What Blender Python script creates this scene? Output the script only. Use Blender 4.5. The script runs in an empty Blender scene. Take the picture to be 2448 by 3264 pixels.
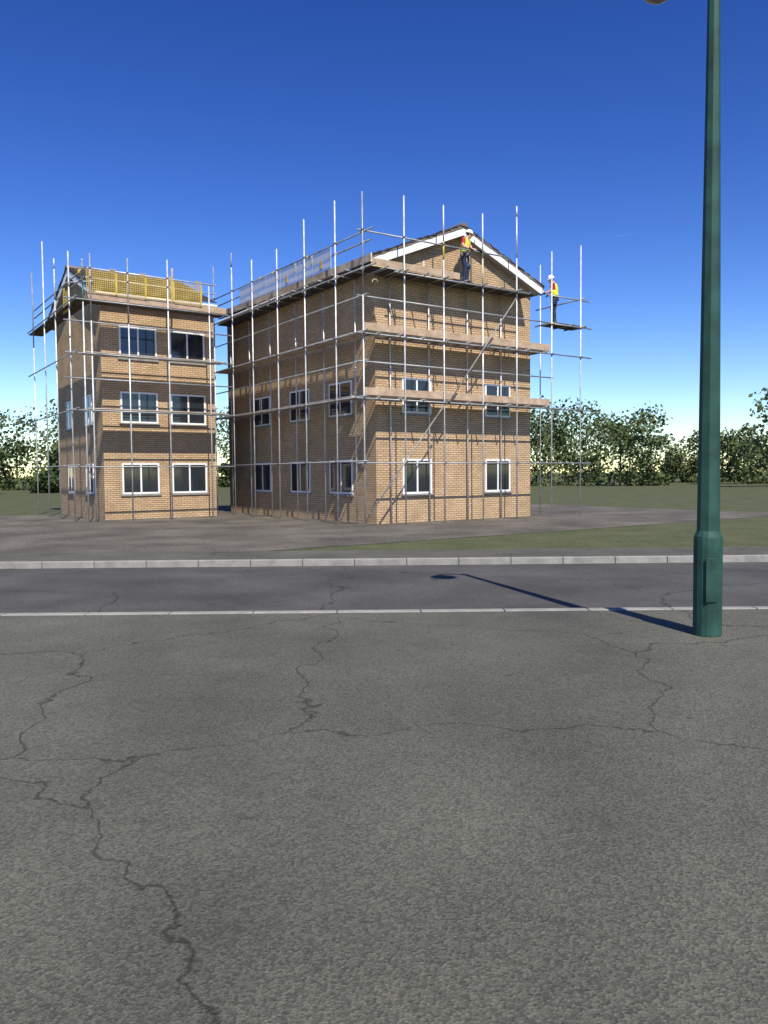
import bpy, bmesh, math, random
from mathutils import Vector, Matrix
random.seed(7)
R = math.radians
scene = bpy.context.scene
COL = scene.collection

# ------------------------------------------------------------------ camera
CAM_PITCH, CAM_ROLL = R(-2.75), 0.009
cd = bpy.data.cameras.new('camera'); cam = bpy.data.objects.new('camera', cd); COL.objects.link(cam)
cd.sensor_fit = 'VERTICAL'; cd.sensor_height = 36.0; cd.lens = 36.0 * 2500 / 3264
cd.clip_start = 0.1; cd.clip_end = 20000
cam.matrix_world = (Matrix.Translation((0, 0, 1.6)) @ Matrix.Rotation(R(90) + CAM_PITCH, 4, 'X')
                    @ Matrix.Rotation(-CAM_ROLL, 4, 'Z'))
scene.camera = cam

# ------------------------------------------------------------------ sky and sun
SUN_EL, SUN_AZ = R(49.5), R(162)            # azimuth clockwise from +Y
w = bpy.data.worlds.new('World'); scene.world = w; w.use_nodes = True
nt = w.node_tree
sky = nt.nodes.new('ShaderNodeTexSky'); sky.sky_type = 'NISHITA'; sky.sun_disc = False
sky.sun_elevation = SUN_EL; sky.sun_rotation = SUN_AZ
sky.altitude = 0; sky.air_density = 1.0; sky.dust_density = 0.1; sky.ozone_density = 3.0
bg = nt.nodes['Background']; bg.inputs['Strength'].default_value = 0.10
hs = nt.nodes.new('ShaderNodeHueSaturation'); hs.inputs['Hue'].default_value = 0.517; hs.inputs['Saturation'].default_value = 1.16; hs.inputs['Value'].default_value = 0.655
gm = nt.nodes.new('ShaderNodeGamma'); gm.inputs['Gamma'].default_value = 1.4      # the deep contrast of a clear northern sky
nt.links.new(sky.outputs[0], gm.inputs['Color']); nt.links.new(gm.outputs[0], hs.inputs['Color']); nt.links.new(hs.outputs[0], bg.inputs['Color'])
sl = bpy.data.lights.new('sun', 'SUN'); sl.energy = 5.0; sl.angle = R(0.5); sl.color = (1.0, 0.95, 0.87)
sun = bpy.data.objects.new('sun', sl); COL.objects.link(sun)
S = Vector((math.cos(SUN_EL) * math.sin(SUN_AZ), math.cos(SUN_EL) * math.cos(SUN_AZ), math.sin(SUN_EL)))
sun.rotation_euler = S.to_track_quat('Z', 'Y').to_euler(); sun.location = (20, -30, 40)
scene.view_settings.view_transform = 'Standard'; scene.view_settings.look = 'None'
scene.view_settings.exposure = 0.25; scene.view_settings.gamma = 1.0

# ------------------------------------------------------------------ materials
def mat(name, col, rough=0.7, metal=0.0, var=0.15, scale=6.0, col2=None, bump=0.0, bscale=None, spec=0.4, thr=None, speck=None):
    m = bpy.data.materials.new(name); m.use_nodes = True
    t = m.node_tree; b = t.nodes['Principled BSDF']
    b.inputs['Roughness'].default_value = rough; b.inputs['Metallic'].default_value = metal
    b.inputs['Specular IOR Level'].default_value = spec
    tc = t.nodes.new('ShaderNodeTexCoord')
    n = t.nodes.new('ShaderNodeTexNoise'); n.inputs['Scale'].default_value = scale; n.inputs['Detail'].default_value = 6
    t.links.new(tc.outputs['Object'], n.inputs['Vector'])
    r = t.nodes.new('ShaderNodeValToRGB')
    c2 = col2 or tuple(c * (1 + var) for c in col)
    c1 = col if col2 else tuple(c * (1 - var) for c in col)
    r.color_ramp.elements[0].color = (*c1, 1); r.color_ramp.elements[1].color = (*c2, 1)
    lo, hi = thr or (0.3, 0.7)
    r.color_ramp.elements[0].position = lo; r.color_ramp.elements[1].position = hi
    t.links.new(n.outputs['Fac'], r.inputs['Fac']); t.links.new(r.outputs['Color'], b.inputs['Base Color'])
    if speck:
        n3 = t.nodes.new('ShaderNodeTexNoise'); n3.inputs['Scale'].default_value = speck; n3.inputs['Detail'].default_value = 3; n3.inputs['Roughness'].default_value = .8
        t.links.new(tc.outputs['Object'], n3.inputs['Vector'])
        mr = t.nodes.new('ShaderNodeMapRange'); mr.inputs['From Min'].default_value = .3; mr.inputs['From Max'].default_value = .7; mr.inputs['To Min'].default_value = .55; mr.inputs['To Max'].default_value = 1.45
        t.links.new(n3.outputs['Fac'], mr.inputs['Value'])
        sm = t.nodes.new('ShaderNodeVectorMath'); sm.operation = 'SCALE'
        t.links.new(r.outputs['Color'], sm.inputs[0]); t.links.new(mr.outputs[0], sm.inputs['Scale']); t.links.new(sm.outputs[0], b.inputs['Base Color'])
    if bump:
        n2 = t.nodes.new('ShaderNodeTexNoise'); n2.inputs['Scale'].default_value = bscale or scale * 5; n2.inputs['Detail'].default_value = 8
        t.links.new(tc.outputs['Object'], n2.inputs['Vector'])
        bp = t.nodes.new('ShaderNodeBump'); bp.inputs['Strength'].default_value = bump; bp.inputs['Distance'].default_value = 0.02
        t.links.new(n2.outputs['Fac'], bp.inputs['Height']); t.links.new(bp.outputs[0], b.inputs['Normal'])
    return m

def brick_mat(name, c1, c2, mortar):
    m = bpy.data.materials.new(name); m.use_nodes = True
    t = m.node_tree; b = t.nodes['Principled BSDF']; b.inputs['Roughness'].default_value = 0.9
    b.inputs['Specular IOR Level'].default_value = 0.2
    tc = t.nodes.new('ShaderNodeTexCoord'); sp = t.nodes.new('ShaderNodeSeparateXYZ')
    t.links.new(tc.outputs['Object'], sp.inputs[0])
    ad = t.nodes.new('ShaderNodeMath'); ad.operation = 'ADD'
    t.links.new(sp.outputs['X'], ad.inputs[0]); t.links.new(sp.outputs['Y'], ad.inputs[1])
    cb = t.nodes.new('ShaderNodeCombineXYZ')
    t.links.new(ad.outputs[0], cb.inputs['X']); t.links.new(sp.outputs['Z'], cb.inputs['Y'])
    br = t.nodes.new('ShaderNodeTexBrick')
    br.inputs['Scale'].default_value = 1; br.inputs['Brick Width'].default_value = 0.225; br.inputs['Row Height'].default_value = 0.075
    br.inputs['Mortar Size'].default_value = 0.0075; br.inputs['Mortar Smooth'].default_value = 0.2; br.inputs['Bias'].default_value = 0
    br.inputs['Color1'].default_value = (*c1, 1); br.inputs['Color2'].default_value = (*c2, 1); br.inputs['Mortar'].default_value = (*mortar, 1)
    t.links.new(cb.outputs[0], br.inputs['Vector'])
    n = t.nodes.new('ShaderNodeTexNoise'); n.inputs['Scale'].default_value = 1.3; n.inputs['Detail'].default_value = 7
    t.links.new(tc.outputs['Object'], n.inputs['Vector'])
    mr = t.nodes.new('ShaderNodeMapRange'); mr.inputs['From Min'].default_value = .3; mr.inputs['From Max'].default_value = .7
    mr.inputs['To Min'].default_value = 0.86; mr.inputs['To Max'].default_value = 1.1
    t.links.new(n.outputs['Fac'], mr.inputs['Value'])
    mx = t.nodes.new('ShaderNodeVectorMath'); mx.operation = 'SCALE'
    t.links.new(br.outputs['Color'], mx.inputs[0]); t.links.new(mr.outputs[0], mx.inputs['Scale'])
    t.links.new(mx.outputs[0], b.inputs['Base Color'])
    bp = t.nodes.new('ShaderNodeBump'); bp.inputs['Strength'].default_value = 0.8; bp.inputs['Distance'].default_value = 0.012; bp.invert = True
    t.links.new(br.outputs['Fac'], bp.inputs['Height']); t.links.new(bp.outputs[0], b.inputs['Normal'])
    return m

M = {}
M['brick'] = brick_mat('buff_brick', (0.48, 0.325, 0.185), (0.57, 0.405, 0.24), (0.19, 0.12, 0.065))  # mortar tinted dark: shade of the raked joints is put into its colour
M['tile'] = mat('concrete_tile', (0.060, 0.048, 0.042), 0.9, var=.45, scale=9, bump=.6)
M['verge'] = mat('verge_mortar', (0.17, 0.14, 0.11), 0.95, var=.4, scale=7, bump=.8)
M['white'] = mat('white_paint', (0.82, 0.81, 0.78), 0.45, var=.03, scale=3)
M['soffit'] = mat('soffit_board', (0.42, 0.40, 0.37), 0.7, var=.08, scale=5)
M['galv'] = mat('galvanised_tube', (0.66, 0.66, 0.64), 0.45, .3, var=.2, scale=5, bump=.1)
M['galv_old'] = mat('weathered_tube', (0.30, 0.285, 0.25), 0.6, .35, var=.4, scale=4)
M['rail'] = mat('grey_tube', (0.34, 0.345, 0.335), 0.5, .35, var=.3, scale=2.5)
M['coupler'] = mat('coupler_steel', (0.17, 0.15, 0.125), 0.6, .6, var=.5, scale=25)
M['yellow'] = mat('yellow_paint', (0.62, 0.46, 0.04), 0.6, var=.25, scale=12)
M['paleyellow'] = mat('pale_yellow_paint', (0.62, 0.56, 0.33), 0.6, var=.25, scale=9)
M['green'] = mat('green_paint_band', (0.10, 0.30, 0.19), 0.6, var=.2, scale=9)
M['board'] = mat('timber_board', (0.34, 0.23, 0.145), 0.85, scale=3, col2=(0.52, 0.385, 0.26), bump=.5, bscale=14)
M['board_old'] = mat('weathered_board', (0.31, 0.235, 0.175), 0.9, scale=2.2, col2=(0.55, 0.47, 0.385), bump=.5, bscale=12)
M['deck'] = mat('dark_deck_board', (0.06, 0.05, 0.045), 0.9, var=.4, scale=3, bump=.3)
M['guard'] = mat('pale_guard_plastic', (0.60, 0.61, 0.63), 0.5, var=.12, scale=4)
M['wire'] = mat('grey_guard_wire', (0.27, 0.29, 0.36), 0.5, var=.1, scale=4)
M['netyellow'] = mat('yellow_guard_plastic', (0.46, 0.30, 0.04), 0.6, scale=3.5, col2=(0.66, 0.48, 0.09))
M['tag'] = mat('tag_plastic', (0.62, 0.33, 0.05), 0.5, var=.2, scale=20)
M['clip'] = mat('clip_plastic', (0.72, 0.62, 0.16), 0.5, var=.15, scale=30)
M['lampgreen'] = mat('green_lamp_paint', (0.024, 0.070, 0.052), 0.6, var=.38, scale=4, spec=.25)
M['lampgrey'] = mat('lantern_grey', (0.16, 0.15, 0.14), 0.5, var=.15, scale=6)
M['bowl'] = mat('lantern_bowl', (0.32, 0.24, 0.21), 0.3, var=.25, scale=14)
M['skin'] = mat('skin', (0.62, 0.36, 0.25), 0.55, var=.08, scale=20)
M['hair'] = mat('hair', (0.10, 0.045, 0.02), 0.8, var=.2, scale=40)
M['red'] = mat('red_cotton', (0.50, 0.025, 0.045), 0.85, var=.18, scale=14)
M['navy'] = mat('navy_cotton', (0.022, 0.03, 0.058), 0.9, var=.4, scale=9, bump=.3)
M['blue'] = mat('blue_pocket', (0.028, 0.05, 0.17), 0.85, var=.2, scale=20)
M['hivis'] = mat('hi_vis_yellow', (0.78, 0.72, 0.03), 0.6, var=.1, scale=9)
M['reflect'] = mat('reflective_tape', (0.50, 0.66, 0.10), 0.4, var=.1, scale=20)
M['greytape'] = mat('grey_tape', (0.34, 0.36, 0.16), 0.4, var=.1, scale=20)
M['helmet'] = mat('white_helmet', (0.86, 0.86, 0.86), 0.3, var=.02, scale=5)
M['black'] = mat('black_rubber', (0.015, 0.015, 0.017), 0.8, var=.3, scale=25)
M['leather'] = mat('grey_leather', (0.12, 0.105, 0.09), 0.8, var=.45, scale=18)
M['asphalt'] = mat('asphalt', (0.075, 0.072, 0.062), 0.95, var=.22, scale=.7, bump=.5, bscale=90, speck=120)
M['paving'] = mat('pavement_tarmac', (0.095, 0.092, 0.068), 0.95, var=.16, scale=.8, bump=.7, bscale=110, speck=140)
M['kerb'] = mat('kerb_concrete', (0.27, 0.255, 0.22), 0.9, var=.2, scale=5, bump=.4)
M['grass'] = mat('ground_grass', (0.055, 0.07, 0.022), 1.0, scale=.9, col2=(0.10, 0.10, 0.04), bump=.8, bscale=30, speck=9)
M['site'] = mat('site_gravel', (0.12, 0.105, 0.08), 1.0, var=.35, scale=.6, bump=.8, bscale=40, speck=14)
M['leaf'] = mat('leaf', (0.05, 0.08, 0.02), .7, scale=.25, col2=(0.11, 0.135, 0.04))
M['glass'] = mat('window_glass', (0.02, 0.025, 0.03), 0.06, var=.2, scale=1, spec=.8)
M['trail'] = mat('vapour', (0.8, 0.8, 0.8), 1, var=.02)
tt = M['trail'].node_tree
tr = tt.nodes.new('ShaderNodeBsdfTransparent'); mxs = tt.nodes.new('ShaderNodeMixShader'); mxs.inputs[0].default_value = 0.05
tt.links.new(tr.outputs[0], mxs.inputs[1]); tt.links.new(tt.nodes['Principled BSDF'].outputs[0], mxs.inputs[2])
tt.links.new(mxs.outputs[0], tt.nodes['Material Output'].inputs['Surface'])

def tarmac(m, crack=.35, spots=2.6):
    t = m.node_tree; b = t.nodes['Principled BSDF']; tc = t.nodes.new('ShaderNodeTexCoord')
    src = b.inputs['Base Color'].links[0].from_socket
    def rng(sock, a0, a1, b0, b1):
        q = t.nodes.new('ShaderNodeMapRange'); q.inputs['From Min'].default_value = a0; q.inputs['From Max'].default_value = a1
        q.inputs['To Min'].default_value = b0; q.inputs['To Max'].default_value = b1; t.links.new(sock, q.inputs['Value']); return q.outputs[0]
    def mul(a, c):
        q = t.nodes.new('ShaderNodeMath'); q.operation = 'MULTIPLY'; t.links.new(a, q.inputs[0]); t.links.new(c, q.inputs[1]); return q.outputs[0]
    ns = t.nodes.new('ShaderNodeTexNoise'); ns.inputs['Scale'].default_value = 1.6; ns.inputs['Detail'].default_value = 8; t.links.new(tc.outputs['Object'], ns.inputs['Vector'])
    dv = t.nodes.new('ShaderNodeVectorMath'); dv.operation = 'MULTIPLY_ADD'; dv.inputs[1].default_value = (.9, .9, 0)
    t.links.new(ns.outputs['Color'], dv.inputs[0]); t.links.new(tc.outputs['Object'], dv.inputs[2])
    vc = t.nodes.new('ShaderNodeTexVoronoi'); vc.feature = 'DISTANCE_TO_EDGE'; vc.inputs['Scale'].default_value = crack; t.links.new(dv.outputs[0], vc.inputs['Vector'])
    f = rng(vc.outputs['Distance'], .001, .0045, .45, 1)
    vs = t.nodes.new('ShaderNodeTexVoronoi'); vs.inputs['Scale'].default_value = spots; t.links.new(dv.outputs[0], vs.inputs['Vector'])
    f = mul(f, rng(vs.outputs['Distance'], .045, .075, .62, 1))
    vk = t.nodes.new('ShaderNodeTexVoronoi'); vk.inputs['Scale'].default_value = 95; t.links.new(tc.outputs['Object'], vk.inputs['Vector'])
    sx = t.nodes.new('ShaderNodeSeparateColor'); t.links.new(vk.outputs['Color'], sx.inputs[0])
    f = mul(f, rng(sx.outputs[0], 0, 1, .62, 1.38))
    st = t.nodes.new('ShaderNodeTexNoise'); st.inputs['Scale'].default_value = .45; st.inputs['Detail'].default_value = 9; st.inputs['Roughness'].default_value = .65; t.links.new(tc.outputs['Object'], st.inputs['Vector'])
    f = mul(f, rng(st.outputs['Fac'], .38, .62, .78, 1.12))
    sm = t.nodes.new('ShaderNodeVectorMath'); sm.operation = 'SCALE'; t.links.new(src, sm.inputs[0]); t.links.new(f, sm.inputs['Scale']); t.links.new(sm.outputs[0], b.inputs['Base Color'])
    bp = t.nodes.new('ShaderNodeBump'); bp.inputs['Strength'].default_value = .55; bp.inputs['Distance'].default_value = .006
    t.links.new(vk.outputs['Distance'], bp.inputs['Height']); t.links.new(bp.outputs[0], b.inputs['Normal'])
tarmac(M['paving']); tarmac(M['asphalt'], .22, .9); tarmac(M['site'], .5, 3)

# ------------------------------------------------------------------ mesh helpers
class MB:
    """collects shapes, builds ONE mesh object"""
    def __init__(s): s.v = []; s.f = []; s.m = []; s.mi = 0
    def add(s, vs, fs):
        o = len(s.v); s.v += [tuple(v) for v in vs]; s.f += [tuple(i + o for i in f) for f in fs]; s.m += [s.mi] * len(fs); return s
    def tube(s, a, b, r=.0242, n=12, r2=None):
        a, b = Vector(a), Vector(b); d = (b - a).normalized()
        x = d.orthogonal().normalized(); y = d.cross(x); r2 = r if r2 is None else r2
        vs = []
        for p, rr in ((a, r), (b, r2)):
            for i in range(n):
                t = 2 * math.pi * i / n; vs.append(p + x * rr * math.cos(t) + y * rr * math.sin(t))
        fs = [(i, (i + 1) % n, n + (i + 1) % n, n + i) for i in range(n)]
        fs += [tuple(reversed(range(n))), tuple(range(n, 2 * n))]
        return s.add(vs, fs)
    def pipe(s, a, b, r=.0242, w=.004, n=12):
        """open-ended hollow tube with wall"""
        a, b = Vector(a), Vector(b); d = (b - a).normalized(); x = d.orthogonal().normalized(); y = d.cross(x)
        vs = []
        for p, rr in ((a, r), (b, r), (b, r - w), (a, r - w)):
            for i in range(n):
                t = 2 * math.pi * i / n; vs.append(p + x * rr * math.cos(t) + y * rr * math.sin(t))
        fs = []
        for k in range(4):
            k2 = (k + 1) % 4
            fs += [(k * n + i, k * n + (i + 1) % n, k2 * n + (i + 1) % n, k2 * n + i) for i in range(n)]
        return s.add(vs, fs)
    def box(s, x0, x1, y0, y1, z0, z1):
        vs = [(x, y, z) for z in (z0, z1) for y in (y0, y1) for x in (x0, x1)]
        return s.add(vs, [(0, 2, 3, 1), (4, 5, 7, 6), (0, 1, 5, 4), (2, 6, 7, 3), (0, 4, 6, 2), (1, 3, 7, 5)])
    def obox(s, c, ax, ay, az):
        """box with centre and half-axis vectors"""
        c, ax, ay, az = map(Vector, (c, ax, ay, az))
        vs = [c + ax * i + ay * j + az * k for k in (-1, 1) for j in (-1, 1) for i in (-1, 1)]
        return s.add(vs, [(0, 2, 3, 1), (4, 5, 7, 6), (0, 1, 5, 4), (2, 6, 7, 3), (0, 4, 6, 2), (1, 3, 7, 5)])
    def prism(s, poly, axis, a, b):
        """extrude a polygon along axis 'y' (poly in x,z) or 'x' (poly in y,z)"""
        n = len(poly)
        P = (lambda p, t: (p[0], t, p[1])) if axis == 'y' else (lambda p, t: (t, p[0], p[1]))
        vs = [P(p, a) for p in poly] + [P(p, b) for p in poly]
        return s.add(vs, [tuple(range(n)), tuple(reversed(range(n, 2 * n)))] + [(i, n + i, n + (i + 1) % n, (i + 1) % n) for i in range(n)])
    def loft(s, rings, ref, n=14):
        """closed body through rings (centre, ra, rb): ra along ref, rb across it"""
        pts = [Vector(r[0]) for r in rings]; vs = []
        for i, rg in enumerate(rings):
            t = (pts[min(i + 1, len(pts) - 1)] - pts[max(i - 1, 0)]).normalized()
            rf = Vector(rg[3]) if len(rg) > 3 else Vector(ref)
            x = (rf - t * rf.dot(t)).normalized(); y = t.cross(x)
            for k in range(n):
                a = 2 * math.pi * k / n; vs.append(pts[i] + x * rg[1] * math.cos(a) + y * rg[2] * math.sin(a))
        fs = [tuple(reversed(range(n))), tuple(range((len(rings) - 1) * n, len(rings) * n))]
        for i in range(len(rings) - 1):
            fs += [(i * n + k, i * n + (k + 1) % n, (i + 1) * n + (k + 1) % n, (i + 1) * n + k) for k in range(n)]
        return s.add(vs, fs)
    def ball(s, c, rx, ry, rz, nu=14, nv=8, z0=-1.0, z1=1.0):
        vs = []
        a0, a1 = math.asin(z0), math.asin(z1)
        for j in range(nv + 1):
            la = a0 + (a1 - a0) * j / nv
            for i in range(nu):
                lo = 2 * math.pi * i / nu
                vs.append((c[0] + rx * math.cos(la) * math.cos(lo), c[1] + ry * math.cos(la) * math.sin(lo), c[2] + rz * math.sin(la)))
        fs = [(j * nu + i, j * nu + (i + 1) % nu, (j + 1) * nu + (i + 1) % nu, (j + 1) * nu + i) for j in range(nv) for i in range(nu)]
        fs += [tuple(reversed(range(nu))), tuple(range(nv * nu, (nv + 1) * nu))]
        return s.add(vs, fs)
    def build(s, name, mats, parent=None, bevel=0, smooth=False):
        me = bpy.data.meshes.new(name); me.from_pydata(s.v, [], s.f)
        for m in (mats if isinstance(mats, (list, tuple)) else [mats]): me.materials.append(m)
        for p, mi in zip(me.polygons, s.m): p.material_index = mi
        bm = bmesh.new(); bm.from_mesh(me); bmesh.ops.recalc_face_normals(bm, faces=bm.faces); bm.to_mesh(me); bm.free()
        if smooth:
            for p in me.polygons: p.use_smooth = len(p.vertices) < 5
        o = bpy.data.objects.new(name, me); COL.objects.link(o)
        if parent: o.parent = parent
        if bevel:
            b = o.modifiers.new('bevel', 'BEVEL'); b.width = bevel; b.segments = 2; b.limit_method = 'ANGLE'
        return o

def tag(o, label, cat, group=None):
    o['label'] = label; o['category'] = cat
    if group: o['group'] = group
    return o
def thing(name, label, cat, loc=(0, 0, 0), rz=0, group=None):
    o = bpy.data.objects.new(name, None); COL.objects.link(o); o.location = loc; o.rotation_euler = (0, 0, rz)
    o.empty_display_size = .2
    return tag(o, label, cat, group)
def struct(o, kind='structure'): o['kind'] = kind; return o
def children(o): return [c for c in COL.objects if c.parent is o]
def copy_tree(o, parent=None):
    c = o.copy(); COL.objects.link(c)
    if parent: c.parent = parent
    for ch in children(o): copy_tree(ch, c)
    return c

ANG = R(34.5)                                     # both buildings share the U / V directions
U = Vector((math.cos(ANG), math.sin(ANG), 0)); V = Vector((-math.sin(ANG), math.cos(ANG), 0))
O1 = Vector((-0.572, 23.831, 0)); O2 = Vector((-10.042, 27.355, 0))     # corner of each scaffold
def P1(u, v, z=0): return O1 + U * u + V * v + Vector((0, 0, z))
def P2(u, v, z=0): return O2 + U * u + V * v + Vector((0, 0, z))

# ------------------------------------------------------------------ ground
g = MB(); N = 40; ext = 3000
g.add([(-ext, -ext, 0), (ext, -ext, 0), (ext, ext, 0), (-ext, ext, 0)], [(0, 1, 2, 3)])
struct(g.build('ground', M['grass']))
struct(MB().add([(-80, 8.6, .004), (80, 8.6, .004), (80, 13.7, .004), (-80, 13.7, .004)], [(0, 1, 2, 3)]).build('road', M['asphalt']))
k = MB(); x = -60
while x < 60:
    k.box(x + .004, x + .911, 8.47, 8.595, -.1, .11); k.box(x + .004, x + .911, 13.705, 13.83, -.1, .12); x += .915
struct(k.build('kerb', M['kerb'], bevel=.012))
struct(MB().box(-80, 80, -30, 8.465, -.1, .10).build('pavement', M['paving']))
struct(MB().box(-80, 80, 13.835, 15.4, -.1, .11).build('far_pavement', M['paving']))
# far-off wood behind the site, reads as one mass
lf = MB(); rn = random.Random(3)
for q in range(95):
    ang = R(-60 + 120 * q / 94 + rn.uniform(-.8, .8)); dd = rn.uniform(85, 140); cx_, cy_ = dd * math.sin(ang), dd * math.cos(ang); ht = rn.choice((4.5, 6, 7.5, 9, 12)) * rn.uniform(.85, 1.15); wd_ = ht * rn.uniform(.35, .55)
    lf.tube((cx_, cy_, 0), (cx_ + rn.uniform(-.3, .3), cy_, ht * .6), .16, 6, .07)
    blobs = [(Vector((rn.uniform(-.7, .7) * wd_, rn.uniform(-.6, .6) * wd_, ht * rn.uniform(.18, .86))), ht * rn.uniform(.13, .25)) for _ in range(11)] + [(Vector((rn.uniform(-1, 1) * wd_, 0, ht * .08)), ht * .16) for _ in range(3)]
    for bc, br in blobs:
        for j in range(150):
            p = Vector((rn.gauss(0, 1), rn.gauss(0, 1), rn.gauss(0, .8))).normalized() * br * rn.uniform(.5, 1.08)
            pp = Vector((cx_, cy_, 0)) + bc + p; pp.z = max(pp.z, .1); a_ = Vector((rn.gauss(0, 1), rn.gauss(0, 1), rn.gauss(0, 1))).normalized(); b_ = a_.orthogonal().normalized(); h_ = rn.uniform(.13, .30); c_ = a_.cross(b_)
            lf.add([pp + b_ * h_, pp + c_ * h_ * .7, pp - b_ * h_, pp - c_ * h_ * .7], [(0, 1, 2, 3)])
wood = lf.build('far_wood', M['leaf']); wood['kind'] = 'stuff'
struct(MB().add([P1(-14, -5, .008), P1(16, -5, .008), P1(16, 16, .008), P1(-14, 16, .008)], [(0, 1, 2, 3)]).build('site_yard', M['site']))

# ------------------------------------------------------------------ houses
def gable_house(label, loc, rz, hw, y0, y1, ztop, sl, ov, wall_y, eave_over, wins):
    """local: gable in the plane y=wall_y facing -y, ridge along +y over x=0; barge top apex at ztop"""
    root = thing('gable_house', label, 'house', loc, rz)
    bt, bh = .028, .235
    c = math.cos(math.atan(sl)); nslope = math.sqrt(1 + sl * sl)
    ww = hw - eave_over
    zb = lambda x: ztop - bh - sl * abs(x)
    wall = MB().prism([(-ww, 0), (ww, 0), (ww, zb(ww) + .03), (0, zb(0) + .03), (-ww, zb(ww) + .03)], 'y', wall_y, y1)
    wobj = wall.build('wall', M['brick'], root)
    for sg in (-1, 1):
        b = MB()
        poly = [(0, ztop), (sg * hw, ztop - sl * hw), (sg * hw, ztop - sl * hw - bh), (0, ztop - bh)]
        b.prism(poly, 'y', y0, y0 + bt); b.build('bargeboard', M['white'], root)
        s = MB(); e = .022
        s.prism([(0, ztop - bh + e + .015), (sg * (hw - .03), zb(hw - .03) + e + .015), (sg * (hw - .03), zb(hw - .03) + e), (0, ztop - bh + e)], 'y', y0 + bt + .003, wall_y - .003)
        s.build('soffit', M['soffit'], root)
        # fascia and gutter along the eave
        f = MB().box(*sorted((sg * hw, sg * (hw + .022))), y0 + bt + .002, y1, zb(hw) + .03, zb(hw) + .2)
        f.build('fascia', M['white'], root)
        gt = MB().tube((sg * (hw + .08), y0 + .05, zb(hw) + .17), (sg * (hw + .08), y1, zb(hw) + .17), .055)
        gt.build('gutter', M['white'], root)
    # roof: courses of tiles, each course a tilted slab with an uneven verge
    roof = MB(); gauge = .335; L = (hw + .07) * nslope; n = int(L / gauge) + 1
    for sg in (-1, 1):
        sd = Vector((sg * c, 0, -sl * c)); up = Vector((sg * sl * c, 0, c))
        for i in range(n):
            a0 = i * gauge - .06; a1 = min((i + 1) * gauge, L)
            base = Vector((0, 0, ztop + .075))
            tz = random.uniform(-.006, .008)
            p_top = base + sd * max(a0, 0) + up * (0.016 + tz * .3); p_bot = base + sd * a1 + up * (0.036 + tz)
            mid = (p_top + p_bot) / 2; ax = (p_bot - p_top) / 2
            j = random.uniform(-.012, .018)
            ya, yb = y0 - .03 - j, y1
            roof.obox(mid + Vector((0, (ya + yb) / 2, 0)), ax, (0, (yb - ya) / 2, 0), up * .013)
            # broken verge tile ends riding up over the mortar
            if random.random() < .8:
                q = random.uniform(.08, .16); s0 = a1 - q
                cpt = base + sd * (s0 + q / 2 + .01) + up * random.uniform(.048, .060)
                roof.obox(cpt + Vector((0, y0 + .10, 0)), sd * q / 2, (0, .125, 0), up * random.uniform(.010, .017))
    roof_o = roof.build('roof', M['tile'], root)
    vg = MB()
    for sg in (-1, 1):
        sd = Vector((sg * c, 0, -sl * c)); up = Vector((sg * sl * c, 0, c)); a = 0.0
        while a < L - .02:
            l = min(random.uniform(.12, .3), L - .01 - a); h = random.uniform(.041, .048); o = random.uniform(-.01, .012)
            vg.obox(Vector((0, y0 - .012 + o + .14, ztop + .004)) + sd * (a + l / 2) + up * (.004 + h), sd * l / 2, (0, .14, 0), up * h); a += l
    vg.build('verge', M['verge'], roof_o)
    rd = MB(); y = y0 - .05
    while y < y1:
        l = min(.44, y1 - y)
        prof = [(.15 * math.cos(t) , ztop + .055 + .125 * math.sin(t)) for t in [math.pi * q / 10 for q in range(11)]]
        dz = random.uniform(-.004, .006)
        rd.prism([(px, pz + dz) for px, pz in prof], 'y', y, y + l - .008); y += l
    rd.build('ridge', M['verge'], roof_o)
    for (face, a, z0, wd, ht) in wins:
        if face == 'front':
            bx = lambda m, x0, x1, d0, d1, za, zb_: m.box(x0, x1, wall_y + d0, wall_y + d1, za, zb_)
        else:
            s = -1 if face == 'left' else 1
            bx = lambda m, x0, x1, d0, d1, za, zb_: m.box(*sorted((s * (ww - d0), s * (ww - d1))), x0, x1, za, zb_)
        fr = MB(); t = .06
        bx(fr, a, a + t, -.03, .012, z0, z0 + ht); bx(fr, a + wd - t, a + wd, -.03, .012, z0, z0 + ht)
        bx(fr, a + t, a + wd - t, -.03, .012, z0, z0 + t); bx(fr, a + t, a + wd - t, -.03, .012, z0 + ht - t, z0 + ht)
        bx(fr, a + wd * .5 - .03, a + wd * .5 + .03, -.028, .012, z0 + t, z0 + ht - t)
        wo = fr.build('window', M['white'], root)
        pn = MB(); bx(pn, a + t - .005, a + wd - t + .005, -.012, .008, z0 + t - .005, z0 + ht - t + .005); pn.build('pane', M['glass'], wo)
        sl_ = MB(); bx(sl_, a - .06, a + wd + .06, -.06, .01, z0 - .075, z0 - .003); sl_.build('sill', M['kerb'], wo)
    return root

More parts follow.
